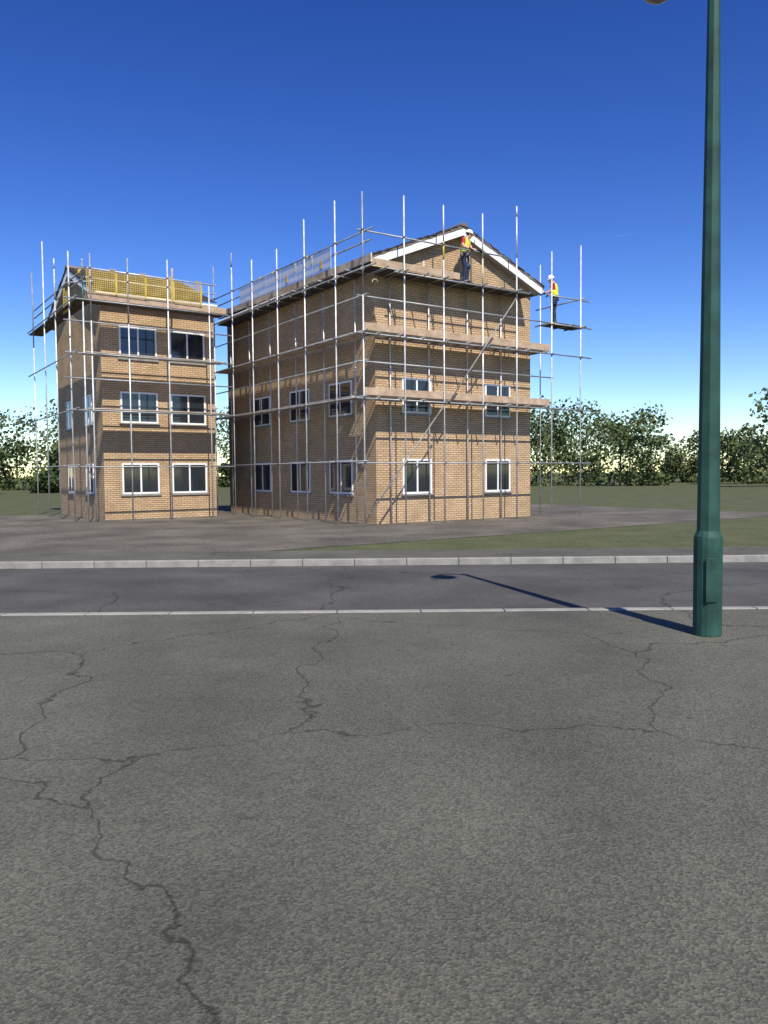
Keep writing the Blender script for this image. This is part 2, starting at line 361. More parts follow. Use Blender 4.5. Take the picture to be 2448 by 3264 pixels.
fw = [('front', a, z, 1.2, 1.15) for z in (.95, 3.6) for a in (-2.4, 1.2)] + [('left', a, z, 1.5, 1.15) for z in (.95, 3.6) for a in (2.3, 5.2, 8.4)]
main_house = gable_house('buff brick house whose sunlit gable and white bargeboards rise behind the worker',
                         P1(4.46, 0), ANG, 3.75, .6, 12.5, 9.86, .41, .3, .9, .32, fw)
MB().box(2.975 - 4.46, 3.005 - 4.46, .885, .899, 8.40, 8.66).build('vent_strip', M['white'], main_house)
lw = [('right', a, z, 1.4, 1.15) for z in (.95, 3.6, 6.0) for a in (1.3, 3.2)] + [('front', a, z, 1.1, 1.15) for z in (.95, 3.6) for a in (-2.0, 1.0)]
left_house = gable_house('far left house under dark tiles, roof partly hidden by yellow mesh guards',
                         P2(0, 4.85), ANG - R(90), 3.85, .35, 5.0, 9.82, .405, .3, .65, .32, lw)

# ------------------------------------------------------------------ scaffolds
def segtube(mb, p, z0, z1, segs, r=.0242):
    """standard with painted bands: segs = [(za, zb, material index)]"""
    z = z0
    for za, zb, mi in sorted(segs) + [(z1, z1, 0)]:
        za = min(za, z1)
        if za > z: mb.mi = 0; mb.tube((p[0], p[1], z), (p[0], p[1], za), r)
        if zb > za: mb.mi = mi; mb.tube((p[0], p[1], za), (p[0], p[1], min(zb, z1)), r * 1.001)
        z = max(z, zb)
    mb.mi = 0
def lean(o, p, z0, dx, dy):
    pass
STD_M = [M['galv'], M['yellow'], M['green'], M['galv_old'], M['paleyellow'], M['rail']]
def standard(root, u, v, ztop, segs=(), r=.0242):
    m = MB(); segtube(m, (u, v), .012, ztop - .02, list(segs), r)
    m.pipe((u, v, ztop - .02), (u, v, ztop), r)
    # a spigot joint part way up
    o = m.build('standard', STD_M, root, smooth=True)
    bp = MB().box(u - .075, u + .075, v - .075, v + .075, .008, .014); bp.tube((u, v, .014), (u, v, .09), .03)
    bp.build('base_plate', M['coupler'], o)
    return o
def rail(root, a, b, name='guard_rail', m='rail', r=.0242): 
    mb = MB(); a, b = Vector(a), Vector(b); d = (b - a).normalized()
    mb.tube(a + d * .03, b - d * .03, r); mb.pipe(a, a + d * .03, r); mb.pipe(b - d * .03, b, r)
    return mb.build(name, M[m], root, smooth=True)
def coupler(root, u, v, z, du=0.05, dv=0.05, m='coupler'):
    """two half-shells, a hinge block and a bolt round the crossing of a standard and a rail"""
    mb = MB(); mb.tube((u, v, z - .028), (u, v, z + .028), .033, 10)
    mb.obox((u + du * .5, v + dv * .5, z), (.03, 0, 0), (0, .03, 0), (0, 0, .024))
    mb.tube((u - .045, v - .03, z + .012), (u + .045, v - .03, z + .012), .011, 6)
    mb.obox((u + du, v + dv, z), (.034 if dv else .024, 0, 0), (0, .034 if du else .024, 0), (0, 0, .034))
    return mb.build('coupler', M[m], root)
def planks(root, horiz, a0, a1, b0, b1, z, m='deck', wd=.225, edge=None):
    """deck of boards: each board its own part; horiz 'u' runs along u"""
    b = b0; out = []
    while b < b1 - .05:
        e = min(b + wd, b1); dz = random.uniform(-.002, .002)
        a = a0
        while a < a1 - .1:
            l = min(3.9, a1 - a); mb = MB()
            q = (a + .004, a + l - .004, b + .004, e - .004) if horiz == 'u' else (b + .004, e - .004, a + .004, a + l - .004)
            mb.box(*q, z - .038 + dz, z + dz); out.append(mb.build('deck_board', M[m], root, bevel=.003)); a += l
        b = e
    return out

sc = thing('scaffold', 'tube scaffold with timber toe boards wrapped round the nearer brick gable', 'scaffold', O1, ANG)
front = [(0, 10.02, [(7.0, 10.0, 5)]), (1.54, 10.21, []), (3.11, 10.21, [(8.47, 9.0, 1), (9.0, 9.05, 4)]), (4.78, 10.24, [(7.9, 8.75, 4)]),
         (6.34, 10.76, [(9.0, 10.4, 0)]), (8.06, 9.50, []), (9.58, 9.94, [])]
left = [(1.59, 10.22, []), (3.60, 10.18, []), (5.63, 9.69, []), (7.72, 9.78, []), (9.59, 10.45, [(9.9, 10.4, 3)]), (11.45, 10.33, [(7, 10.3, 3)])]
for u, zt, sg in front: standard(sc, u, 0, zt, sg)
for v, zt, sg in left: standard(sc, 0, v, zt, sg)
standard(sc, 9.54, 2.0, 9.67)
for u in (1.54, 3.11, 4.78, 6.34): standard(sc, u, .80, 7.86)
for v in (1.59, 3.60, 5.63, 7.72, 9.59, 11.45): standard(sc, .72, v, 7.80)
rail(sc, (-.17, .05, 8.915), (6.02, .05, 8.985))
rail(sc, (.05, -.5, 8.87), (.05, 5.75, 8.94)); rail(sc, (.05, 5.75, 8.94), (.05, 12.2, 9.0))
rail(sc, (.05, -.38, 8.545), (.05, 5.75, 8.62), m='galv_old'); rail(sc, (.05, 5.75, 8.62), (.05, 12.2, 8.66), m='galv_old')
for u in (0, 1.54, 3.11, 4.78): coupler(sc, u, 0, 8.917 + u * .0113, 0, .05)
for v in (0.0, 1.59, 3.60, 5.63, 7.72, 9.59, 11.45):
    if v: coupler(sc, 0, v, 8.875 + v * .0112, .05, 0)
    coupler(sc, 0, v, 8.55 + v * .0106, .05, 0, 'galv')
for v, z in ((4.62, 8.925), (4.55, 8.6)): MB().tube((.05, v - .06, z), (.05, v + .06, z), .036, 10).build('sleeve_coupler', M['coupler'], sc)
# ledgers, transoms under the platform
rail(sc, (-.05, -.78, 7.755), (-.05, 12.2, 7.92), 'ledger', 'rail')
rail(sc, (1.12, -.05, 7.825), (6.9, -.05, 7.84), 'ledger', 'rail')
for v in (0, 1.59, 3.6, 5.63, 7.72): coupler(sc, 0, v, 7.765 + v * .0127, -.05, 0, 'galv')
for u in (1.54, 3.11, 4.78, 6.34): coupler(sc, u, 0, 7.83, 0, -.05)
for u in (.72, 1.28, 1.46, 2.26, 3.05, 3.9, 4.7, 5.5, 6.28): rail(sc, (u, -.32, 7.868), (u, .86, 7.868), 'transom', random.choice(['rail', 'galv_old']))
for v in (.9, 1.7, 2.6, 3.5, 4.4, 5.3, 6.2, 7.1, 8.0): rail(sc, (-.10, v, 7.90 + v * .0127), (.9, v, 7.90 + v * .0127), 'transom', 'galv_old')
planks(sc, 'u', 1.04, 7.4, .10, .89, 7.935, wd=.26)
planks(sc, 'v', .06, 12, .365, 1.02, 8.06)
# toe boards
tb = MB(); tb.box(.345, 3.84, .055, .093, 7.955, 8.165); tb.build('toe_board', M['board'], sc, bevel=.004)
for a, b in ((.06, 3.92), (3.93, 7.8), (7.81, 11.9)):
    zz = lambda v: 8.05 + (v - .06) * .022
    m = MB(); m.mi = 0
    m.add([(xx, v, zz(v) + h) for v in (a, b) for xx in (.322, .360) for h in (0, .232)], [(0, 1, 3, 2), (4, 6, 7, 5), (0, 4, 5, 1), (2, 3, 7, 6), (1, 5, 7, 3), (0, 2, 6, 4)])
    m.build('toe_board', M['board_old'], sc, bevel=.004)
tip = MB().box(.318, .364, .03, .058, 8.03, 8.30).build('painted_board_end', M['paleyellow'], sc, bevel=.003)
ed = MB(); ed.mi = 0
for a, b, mi in ((.345, .62, 0), (.62, .98, 1), (.98, 1.22, 2), (1.22, 1.42, 0)):
    ed.mi = mi; ed.box(a, b, .062, .099, 7.925, 7.953)
ed.build('board_edge', [M['paleyellow'], M['clip'], M['guard']], sc)
# right-hand lower lift
planks(sc, 'u', 8.2, 10.0, .06, .80, 7.03)
rail(sc, (7.9, -.05, 6.93), (10.1, -.05, 6.93), 'ledger'); rail(sc, (7.9, .05, 7.95), (10.1, .05, 7.95))
rail(sc, (9.6, -.2, 7.98), (9.6, 2.3, 7.98))
for u in (8.1, 9.0, 9.62): rail(sc, (u, -.2, 6.965), (u, .86, 6.965), 'transom', 'galv_old')
# lower lifts
for z in (1.95, 3.9, 5.85):
    rail(sc, (-.3, -.05, z), (10.1, -.05, z), 'ledger'); rail(sc, (-.05, -.3, z + .06), (-.05, 12, z + .06), 'ledger')
    for u in (0, 1.54, 3.11, 4.78, 6.34, 8.06, 9.58): coupler(sc, u, 0, z, 0, -.05)
    for v in (1.59, 3.6, 5.63, 7.72, 9.59): coupler(sc, 0, v, z + .06, -.05, 0)
for z in (3.9, 5.85):
    for u in (.5, 1.3, 2.2, 3.2, 4.1, 5.0, 5.9, 6.8, 7.7): rail(sc, (u, -.2, z + .05), (u, .86, z + .05), 'transom', 'galv_old')
    planks(sc, 'u', .1, 8.0, .08, .80, z + .12, m='board_old')
    planks(sc, 'v', .9, 11.9, .1, .75, z + .16, m='board_old')
    MB().box(.0, 8.0, .032, .07, z + .12, z + .345).build('toe_board', M['board'], sc)
    rail(sc, (-.2, .05, z + 1.12), (8.2, .05, z + 1.12)); rail(sc, (.05, -.2, z + 1.15), (.05, 11.9, z + 1.15))
rail(sc, (.1, -.12, .4), (3.0, -.12, 3.8), 'brace', 'galv_old'); rail(sc, (3.2, -.12, 3.9), (6.2, -.12, 7.6), 'brace', 'galv_old')

def rebase(root, z):
    """move a guard's empty up to its own foot"""
    for c in children(root): c.data.transform(Matrix.Translation((0, 0, -z)))
    root.location.z += z
# pale mesh guards clipped to the rails of the side platform
def mesh_guard(length, z0, z1, rows, pitch, bar, wire, mats, dense=None):
    """lattice panel along +y from 0 to length; dense = bands of wide bars; hooks included"""
    m = MB(); m.mi = 0
    n = int(round(length / pitch))
    for i in range(n + 1):
        y = i * length / n
        m.mi = 0; m.box(-.005, .005, y - wire / 2, y + wire / 2, z0, z1)
        if dense and i < n:
            for a, b in dense: m.mi = 1; m.box(-.004, .0045, y + .002 + wire / 2, y + wire / 2 + bar, a, b)
    m.mi = 0
    for z in rows: m.box(-.0062, .0062, 0, length, z - wire / 2, z + wire / 2)
    return m.build('mesh_panel', mats)
gv = [1.88 + 1.17 * i for i in range(8)]
glabel = ['pale mesh guard nearest the corner pole, its bare end beside the open rails',
          'second pale mesh guard from the corner, a yellow clip on its top rail',
          'third pale mesh guard from the corner, hanging under a dark rail sleeve joint',
          'fourth pale mesh guard from the corner, lower brown tag at its front',
          'fifth pale mesh guard from the corner, low on the slope between two yellow clips',
          'sixth pale mesh guard from the corner, beyond the two clips',
          'seventh pale mesh guard from the corner, low down the sloping rails', 'farthest pale mesh guard down the side platform']
proto = None
for i, v in enumerate(gv[:6]):
    dz = (v - 1.88) * .012
    if proto is None:
        root = thing('brick_guard', glabel[0], 'mesh guard', P1(.012, v, dz), ANG, 'pale mesh guards along the side platform')
        p = mesh_guard(1.155, 8.17, 8.86, [8.19, 8.24, 8.44, 8.50, 8.76, 8.81, 8.855], .066, .030, .008, [M['wire'], M['guard']], [(8.26, 8.42), (8.52, 8.75)])
        p.location = (0, 0, 0); p.parent = root
        ef = MB().box(-.008, .008, -.014, .0, 8.17, 8.86); ef.build('end_strip', M['guard'], root)
        hk = MB()
        for y in (.12, .95):
            for q in range(6):
                a0 = math.pi * q / 6 - .2; a1 = math.pi * (q + 1) / 6 - .2
                hk.tube((.040 - .04 * math.cos(a0), y, 8.872 + .03 * math.sin(a0)), (.040 - .04 * math.cos(a1), y, 8.872 + .03 * math.sin(a1)), .006, 6)
        hk.build('hook', M['wire'], root); rebase(root, 8.17); proto = root
    else:
        r2 = copy_tree(proto); r2.location = P1(.012, v, dz + 8.17); r2['label'] = glabel[i]
def clip(v, z, label, m='clip', h=.07, wd=.11):
    m_ = MB(); m_.box(-.038, -.030, -wd / 2, wd / 2, -h * 1.1, .032); m_.box(-.030, .030, -wd / 2, wd / 2, .027, .032); m_.box(.028, .034, -wd / 2, wd / 2, -h, .027)
    for q in range(4): m_.box(-.041, -.037, -wd / 2 + .012 + q * wd / 4, -wd / 2 + .02 + q * wd / 4, -h, .02)
    o = m_.build('guard_clip', M[m], None, bevel=.002); o.location = P1(.05, v, z); o.rotation_euler = (0, 0, ANG)
    return tag(o, label, 'clip', 'yellow clips on the guard rail')
clip(3.41, 8.905, 'highest pale yellow clip on the sloping top rail, beside a tall pole', h=.075)
clip(5.98, 8.945, 'middle one of the three pale yellow clips down the sloping top rail')
clip(7.04, 8.955, 'lowest of the three pale yellow clips down the sloping top rail')
def label_tag(v, z, label):
    m_ = MB(); m_.mi = 0; m_.box(-.006, .006, -.06, .06, -.10, .06); m_.mi = 1; m_.box(-.0075, .0075, -.062, .062, -.17, -.10)
    m_.mi = 0; m_.tube((0, 0, .05), (.045, 0, .10), .006, 6)
    o = m_.build('rail_tag', [M['tag'], M['yellow']]); o.location = P1(.012 - .02, v, z); o.rotation_euler = (0, 0, ANG)
    return tag(o, label, 'tag', 'brown tags on the middle rail')
label_tag(2.46, 8.47, 'brown and yellow tag hanging from the middle rail near the corner pole')
label_tag(4.87, 8.51, 'brown and yellow tag hanging lower down the sloping middle rail')
for v, lab in ((3.09, 'yellow strap tying two mesh guards together near the top of the slope'), (4.26, 'yellow strap tying two mesh guards together beneath the rail sleeve joint')):
    m_ = MB(); m_.box(-.012, -.007, -.022, .022, 8.60, 8.84); m_.tube((-.01, 0, 8.80), (-.01, .0, 8.86), .012, 6)
    o = m_.build('guard_strap', M['clip']); o.location = P1(.01, v, (v - 1.88) * .012 - .03); o.rotation_euler = (0, 0, ANG); tag(o, lab, 'strap', 'straps between mesh guards')
# curved pale strap under the platform corner
st = MB(); pts = []
for q in range(9):
    t = math.pi * .08 + math.pi * .95 * q / 8; pts.append(Vector((0, -.10 * math.cos(t), .10 * math.sin(t))))
for q in range(8): st.obox((pts[q] + pts[q + 1]) / 2, (.02, 0, 0), (pts[q + 1] - pts[q]) * .53, Vector((0, 0, .008)))
o = st.build('hanging_strap', M['paleyellow']); o.location = P1(.52, .12, 7.45); o.rotation_euler = (0, 0, ANG + R(90))
st2 = MB().box(-.004, .004, -.003, .003, .10, .41).build('strap_tail', M['black'], o)
tag(o, 'pale yellow-green looped strap hanging under the dark platform corner', 'strap')

# ------------------------------------------------------------------ scaffold of the far left house
s2 = thing('scaffold', 'tube scaffold round the far left tiled house, one pole painted green', 'scaffold', O2, ANG)
for u, v, zt, sg in ((0, 0, 9.27, [(7, 9.25, 5)]), (1.28, 0, 9.29, [(7, 9.27, 5)]), (2.72, 0, 9.46, []), (-.26, 0, 9.05, [(7.6, 8.55, 2), (8.55, 9.0, 3)]), (4.3, 0, 8.7, []),
                     (-.5, .92, 9.5, []), (-.5, 3.12, 9.75, [(8.2, 9.36, 4)]), (-.5, 5.08, 10.86, []), (-.5, 7.25, 10.08, [(7, 10.05, 3)])):
    standard(s2, u, v, zt, sg)
rail(s2, (-.14, .05, 8.79), (4.6, .05, 8.77), m='galv'); rail(s2, (-.14, .05, 8.47), (4.6, .05, 8.45), m='galv')
for u in (0, 1.28, 2.72): coupler(s2, u, 0, 8.785, 0, .05); coupler(s2, u, 0, 8.465, 0, .05)
rail(s2, (-.30, -.65, 8.64), (-.30, 8, 8.68), m='galv_old'); rail(s2, (-.30, -.5, 8.36), (-.30, 8, 8.36), m='galv_old')
rail(s2, (-.62, .98, 8.40), (.05, -.06, 8.33), 'brace', 'galv')
MB().obox((-.30, .22, 8.66), (.05, 0, 0), (0, .07, 0), (0, 0, .07)).build('yellow_clamp', M['yellow'], s2, bevel=.02)
planks(s2, 'u', -.2, 5.0, .1, .75, 7.75); planks(s2, 'v', .1, 8.5, -.45, .1, 7.75)
MB().box(-.2, 5.0, .058, .096, 7.75, 7.97).build('toe_board', M['board'], s2)
for z in (1.95, 3.9, 5.85, 7.68):
    rail(s2, (-.9, -.05, z), (5.2, -.05, z), 'ledger'); rail(s2, (-.55, -.3, z + .06), (-.55, 8.2, z + .06), 'ledger')
for z in (3.9, 5.85):
    planks(s2, 'u', -.2, 5.0, .1, .75, z + .1, m='board_old'); rail(s2, (-.9, .05, z + 1.1), (5.2, .05, z + 1.1))
ylab = ['yellow mesh guard on the far left scaffold, leftmost, beside the green pole',
        'yellow mesh guard on the far left scaffold, second from the roof peak',
        'yellow mesh guard on the far left scaffold, third from the roof peak',
        'yellow mesh guard on the far left scaffold, farthest down the rail']
yproto = None
for i, u in enumerate((-.12, .915, 1.95, 2.985)):
    if yproto is None:
        root = thing('brick_guard', ylab[0], 'mesh guard', P2(u, .015), ANG - R(90), 'yellow mesh guards on the far left scaffold')
        rows = [8.70 - .066 * q for q in range(12)]
        p = mesh_guard(1.03, 7.97, 8.71, rows, .064, .02, .0165, [M['netyellow'], M['netyellow']]); p.parent = root
        e = MB(); e.box(-.008, .008, .985, 1.035, 7.97, 8.72); e.build('end_strip', M['netyellow'], root)
        hk = MB()
        for y in (.80, .86, .92, .98): hk.box(-.006, .006, y - .009, y + .009, 8.70, 8.875)
        hk.box(-.006, .006, .80, .98, 8.80, 8.822); hk.build('hook', M['netyellow'], root); rebase(root, 7.97); yproto = root
    else:
        r2 = copy_tree(yproto); r2.location = P2(u, .015, 7.97 + (-.012, .006, -.016)[i - 1]); r2.rotation_euler = (R((-.5, .4, -.8)[i - 1]), R((1.5, -1, 2)[i - 1]), ANG - R(90)); r2['label'] = ylab[i]
r2 = copy_tree(yproto); r2.location = P2(-.335, 1.5, 7.61); r2.rotation_euler = (0, 0, ANG); r2['label'] = 'yellow mesh guard under the white bargeboard of the far left gable'
pm = MB(); pm.obox((0, 0, .84), (.038, 0, 0), (0, .019, 0), (0, 0, .80)); pst = pm.build('timber_post', M['board_old'], None, bevel=.004)
pst.location = P2(3.12, .72, 7.75); pst.rotation_euler = (R(-2), R(2), ANG); tag(pst, 'short weathered timber post beside a white pole on the far left scaffold', 'post')

# ------------------------------------------------------------------ street lamp
lp = thing('street_lamp', 'dark green octagonal street lamp column close by, lantern hanging off its left side', 'street lamp', (2.962, 7.15, .10))
n = 8; c = MB(); vs = []
for z, r_ in ((0, .108), (3.34, .0795), (6.4, .0465)):
    for i in range(n):
        a = 2 * math.pi * (i + .5) / n + R(2); vs.append((r_ * math.cos(a), r_ * math.sin(a), z))
fs = [(j * n + i, j * n + (i + 1) % n, (j + 1) * n + (i + 1) % n, (j + 1) * n + i) for j in range(2) for i in range(n)] + [tuple(reversed(range(n))), tuple(range(2 * n, 3 * n))]
c.add(vs, fs); c.build('column', M['lampgreen'], lp, bevel=.004)
MB().tube((0, 0, .001), (0, 0, .9), .125, 16).tube((0, 0, .9), (0, 0, .96), .125, 16, .10).build('base_sleeve', M['lampgreen'], lp, bevel=.006)
MB().obox((-.02, -.128, .52), (.05, 0, 0), (0, .006, 0), (0, 0, .2)).build('access_door', M['lampgreen'], lp, bevel=.004)
arm = MB(); pa = [Vector((0, 0, 6.25)), Vector((-.12, .01, 6.33)), Vector((-.28, .03, 6.34)), Vector((-.42, .05, 6.28)), Vector((-.47, .06, 6.02))]
for a, b in zip(pa, pa[1:]): arm.tube(a, b, .028)
arm.build('bracket_arm', M['lampgreen'], lp, smooth=True)
ln = MB().ball((-.47, .06, 5.885), .20, .20, .16, 24, 8, 0.0, .98); ln.tube((-.47, .06, 5.86), (-.47, .06, 5.89), .205, 24); ln.build('lantern', M['lampgrey'], lp, smooth=True)
MB().ball((-.47, .06, 5.863), .175, .175, .172, 24, 10, -.98, 0.0).build('lantern_bowl', M['bowl'], lp, smooth=True)

# ------------------------------------------------------------------ people
def remesh(o, vox, smooth=4):
    m = o.modifiers.new('r', 'REMESH'); m.mode = 'VOXEL'; m.voxel_size = vox
    if smooth:
        s = o.modifiers.new('s', 'SMOOTH'); s.iterations = smooth; s.factor = .5
    dg = bpy.context.evaluated_depsgraph_get(); dg.update()
    me = bpy.data.meshes.new_from_object(o.evaluated_get(dg)); old = o.data; o.modifiers.clear(); mats = [m for m in old.materials]
    o.data = me; me.name = old.name; me.materials.clear()
    for m in mats: me.materials.append(m)
    for p in me.polygons: p.use_smooth = True
    return o

def person(label, loc, rz):
    root = thing('person', label, 'person', loc, rz)
    f = Vector((.80, -.60, 0)).normalized()            # chest direction (x right, -y towards the camera)
    rt = Vector((f.y, -f.x, 0))                        # his right-hand side
    B = MB()
    Rs = Vector((.005, .0, 1.42)) + rt * .185; Ls = Vector((.02, .0, 1.42)) - rt * .185
    Re = Vector((-.135, -.19, 1.175)); Rw = Vector((.095, -.215, 1.095))
    Le = Vector((.215, .10, 1.17)); Lw = Vector((.41, -.02, 1.085))
    hipR = Vector((-.02, 0, .90)) + rt * .095; hipL = Vector((-.02, 0, .90)) - rt * .095
    kneeR = Vector((-.055, -.085, .50)); kneeL = Vector((.07, .07, .50))
    ankR = Vector((-.075, -.09, .09)); ankL = Vector((.05, .08, .09))
    # trunk
    B.loft([((-.02, 0, .80), .12, .09), ((-.02, 0, .88), .172, .125), ((-.025, 0, .98), .165, .115), ((-.02, 0, 1.08), .158, .108),
            ((-.005, 0, 1.20), .175, .12), ((.005, 0, 1.32), .19, .122), ((.01, 0, 1.40), .175, .10), ((.02, 0, 1.455), .10, .075)], rt)
    # neck, head
    B.loft([((.02, 0, 1.42), .065, .065), ((.055, -.005, 1.52), .056, .06), ((.085, -.01, 1.56), .056, .062)], rt)
    hf = Vector((.97, .05, -.22)).normalized(); hu = Vector((.22, 0, .975)).normalized(); hs_ = hf.cross(hu)
    hc = Vector((.115, -.01, 1.605))
    def hp(a, b, c_): return hc + hf * a + hs_ * b + hu * c_
    B.loft([(hp(.01, 0, -.125), .03, .035, hf), (hp(.022, 0, -.11), .055, .046, hf), (hp(.018, 0, -.07), .080, .062, hf), (hp(.008, 0, -.01), .095, .072, hf), (hp(0, 0, .05), .100, .077, hf),
            (hp(-.005, 0, .10), .085, .066, hf), (hp(-.006, 0, .125), .05, .04, hf)], hf)
    B.loft([(hp(.092, 0, .008), .010, .010, hs_), (hp(.112, 0, -.028), .017, .014, hs_), (hp(.098, 0, -.044), .010, .012, hs_)], hs_)     # nose
    B.loft([(hp(.088, .024, -.066), .009, .008), (hp(.094, 0, -.066), .011, .010), (hp(.088, -.024, -.066), .009, .008)], hu)                # lips
    B.ball(hp(.075, 0, -.105), .026, .024, .020)                                                                                       # chin
    for s in (-1, 1): B.loft([(hp(-.012, s * .074, -.04), .010, .008, hf), (hp(-.014, s * .080, -.012), .018, .010, hf), (hp(-.018, s * .081, .02), .020, .010, hf)], hf)
    # arms
    B.loft([(Rs + Vector((.03, .02, .0)), .07, .07), (Rs, .068, .072), ((Rs + Re) / 2, .055, .058), (Re + Vector((0, 0, .04)), .047, .05), (Re + Vector((.012, 0, .0)), .045, .046),
            (Re.lerp(Rw, .3), .046, .044), (Re.lerp(Rw, .7), .036, .036), (Rw, .028, .032)], (0, 1, 0))
    B.loft([(Ls - Vector((.03, .02, .0)), .07, .07), (Ls, .068, .072), ((Ls + Le) / 2, .055, .058), (Le, .046, .046), (Le.lerp(Lw, .3), .045, .043), (Le.lerp(Lw, .7), .036, .036), (Lw, .028, .032)], (0, 1, 0))
    # legs in loose trousers
    for h, k_, a in ((hipR, kneeR, ankR), (hipL, kneeL, ankL)):
        B.loft([(h + Vector((0, 0, .02)), .098, .105), (h.lerp(k_, .25), .100, .105), (h.lerp(k_, .6), .084, .088), (k_ + Vector((.012, -.005, 0)), .072, .076),
                (k_.lerp(a, .3), .076, .078), (k_.lerp(a, .75), .068, .070), (a + Vector((0, 0, .02)), .074, .078), (a - Vector((0, 0, .045)), .076, .080)], (1, 0, 0))
    b = B.build('body', [M['skin'], M['red'], M['navy'], M['hair'], M['black']], root); b.name = 'body'
    remesh(b, .008, 3)
    sleeveR = Rs.lerp(Re, .62); sleeveL = Ls.lerp(Le, .62)
    for p in b.data.polygons:
        q = p.center; mi = 1
        hl = Vector((q - hc)); a_, s_, u_ = hl.dot(hf), hl.dot(hs_), hl.dot(hu)
        dneck = (Vector((q.x - .03, q.y, 0))).length
        def side(S_, E_, W_):
            ax = (E_ - S_).normalized(); t = (q - S_).dot(ax); dist = ((q - S_) - ax * t).length
            tt_ = (q - E_).dot((W_ - E_).normalized()); d2 = ((q - E_) - (W_ - E_).normalized() * tt_).length
            return (dist < .09 and t > (E_ - S_).length * .62) or (d2 < .07 and tt_ > -.01)
        if q.z < 1.0: mi = 2
        elif q.z > 1.455 or (q.z > 1.43 and dneck < .075): mi = 0
        elif (side(Rs, Re, Rw) and q.z < 1.30) or (side(Ls, Le, Lw) and q.z < 1.30 and q.x > .12): mi = 0
        if mi == 0 and q.z > 1.5:
            if (a_ < -.02 and u_ > -.05) or (u_ > .045): mi = 3
            if a_ > .07 and abs(abs(s_) - .032) < .014 and abs(u_ - .008) < .008: mi = 4
        p.material_index = mi
    # hi-vis vest, open at the neck, tape round the hem and two braces
    vst = MB(); nn = 40
    rings = [(1.015, .186, .138, -.025), (1.03, .188, .140, -.024), (1.06, .186, .138, -.022), (1.12, .182, .134, -.012), (1.20, .192, .142, -.005), (1.30, .200, .144, .005), (1.38, .192, .128, .01), (1.44, .150, .106, .016), (1.468, .115, .088, .02)]
    vv = []
    for z, ra, rb, cx in rings:
        for k_ in range(nn):
            t = 2 * math.pi * k_ / nn; wob = 1 + .018 * math.sin(5 * t + z * 21) + .012 * math.sin(9 * t - z * 37)
            vv.append(Vector((cx, 0, z)) + rt * ra * wob * math.cos(t) + f * rb * wob * math.sin(t))
    ff = []; mm = []
    for j in range(len(rings) - 1):
        for k_ in range(nn):
            t = 2 * math.pi * (k_ + .5) / nn; zc = (rings[j][0] + rings[j + 1][0]) / 2
            fr = math.sin(t)
            if abs(math.cos(t)) > .86 and 1.22 < zc < 1.42: continue                 # arm holes
            if fr > .93 and zc > 1.36: continue                                      # neck opening
            ff.append((j * nn + k_, j * nn + (k_ + 1) % nn, (j + 1) * nn + (k_ + 1) % nn, (j + 1) * nn + k_))
            mm.append(1 if j == 1 else (2 if (abs(abs(math.cos(t)) - .5) < .07 and fr > 0) or fr > .988 else 0))
    vst.v = [tuple(x_) for x_ in vv]; vst.f = ff; vst.m = mm
    vo = vst.build('hi_vis_vest', [M['hivis'], M['reflect'], M['greytape']], root, smooth=True)
    so = vo.modifiers.new('t', 'SOLIDIFY'); so.thickness = .008; so.offset = 1
    # hard hat
    hh = MB(); nu = 28
    rr = []
    for la in [0, 15, 30, 45, 60, 75, 88]:
        for i in range(nu):
            lo = 2 * math.pi * i / nu
            rd_ = .144 * math.cos(R(la)); cr = 1 + (.05 if abs(math.sin(lo)) < .25 and la > 25 else 0)
            rr.append(hp(-.004 + rd_ * math.cos(lo) * .93, rd_ * .80 * math.sin(lo), .028 + .145 * math.sin(R(la)) * cr))
    hh.add(rr, [(j * nu + i, j * nu + (i + 1) % nu, (j + 1) * nu + (i + 1) % nu, (j + 1) * nu + i) for j in range(6) for i in range(nu)] + [tuple(range(6 * nu, 7 * nu))])
    ho = hh.build('hard_hat', M['helmet'], root, smooth=True)
    so = ho.modifiers.new('t', 'SOLIDIFY'); so.thickness = .004
    pk = MB(); pv = []
    for i in range(13):
        t = R(-75 + 150 * i / 12); e = .055 * max(0, math.cos(t)) ** .7 + .006
        for w_ in (0, 1): pv.append(hp(-.004 + (.141 + e * w_) * math.cos(t), (.122 + e * w_ * .7) * math.sin(t), .030 - .020 * w_ * math.cos(t)))
    pk.add(pv, [(2 * i, 2 * i + 1, 2 * i + 3, 2 * i + 2) for i in range(12)])
    pk_o = pk.build('hat_peak', M['helmet'], ho, smooth=True); so = pk_o.modifiers.new('t', 'SOLIDIFY'); so.thickness = .006
    # gloves: palm, four bent fingers, thumb
    def glove(wrist, palm_dir, curl_dir, side):
        d = Vector(palm_dir).normalized(); cdir = Vector(curl_dir).normalized(); sd = d.cross(cdir).normalized() * side
        g_ = MB(); w0 = Vector(wrist)
        g_.loft([(w0 - d * .045, .042, .036), (w0, .040, .032), (w0 + d * .035, .048, .028), (w0 + d * .075, .050, .024), (w0 + d * .098, .046, .020)], sd)
        for i, (ln_, of) in enumerate(((.070, .036), (.080, .013), (.074, -.011), (.058, -.034))):
            p0 = w0 + d * .085 + sd * of; p1 = p0 + d * ln_ * .45 + cdir * ln_ * .12; p2 = p1 + d * ln_ * .12 + cdir * ln_ * .38; p3 = p2 - d * ln_ * .22 + cdir * ln_ * .20
            g_.loft([(p0 - d * .015, .0125, .0125), (p0, .0125, .0125), (p1, .0115, .0115), (p2, .0105, .0105), (p3, .009, .009)], sd, 8)
        t0 = w0 + d * .02 + sd * .038; t1 = t0 + d * .032 + sd * .022 + cdir * .012; t2 = t1 + d * .030 + cdir * .024 - sd * .002
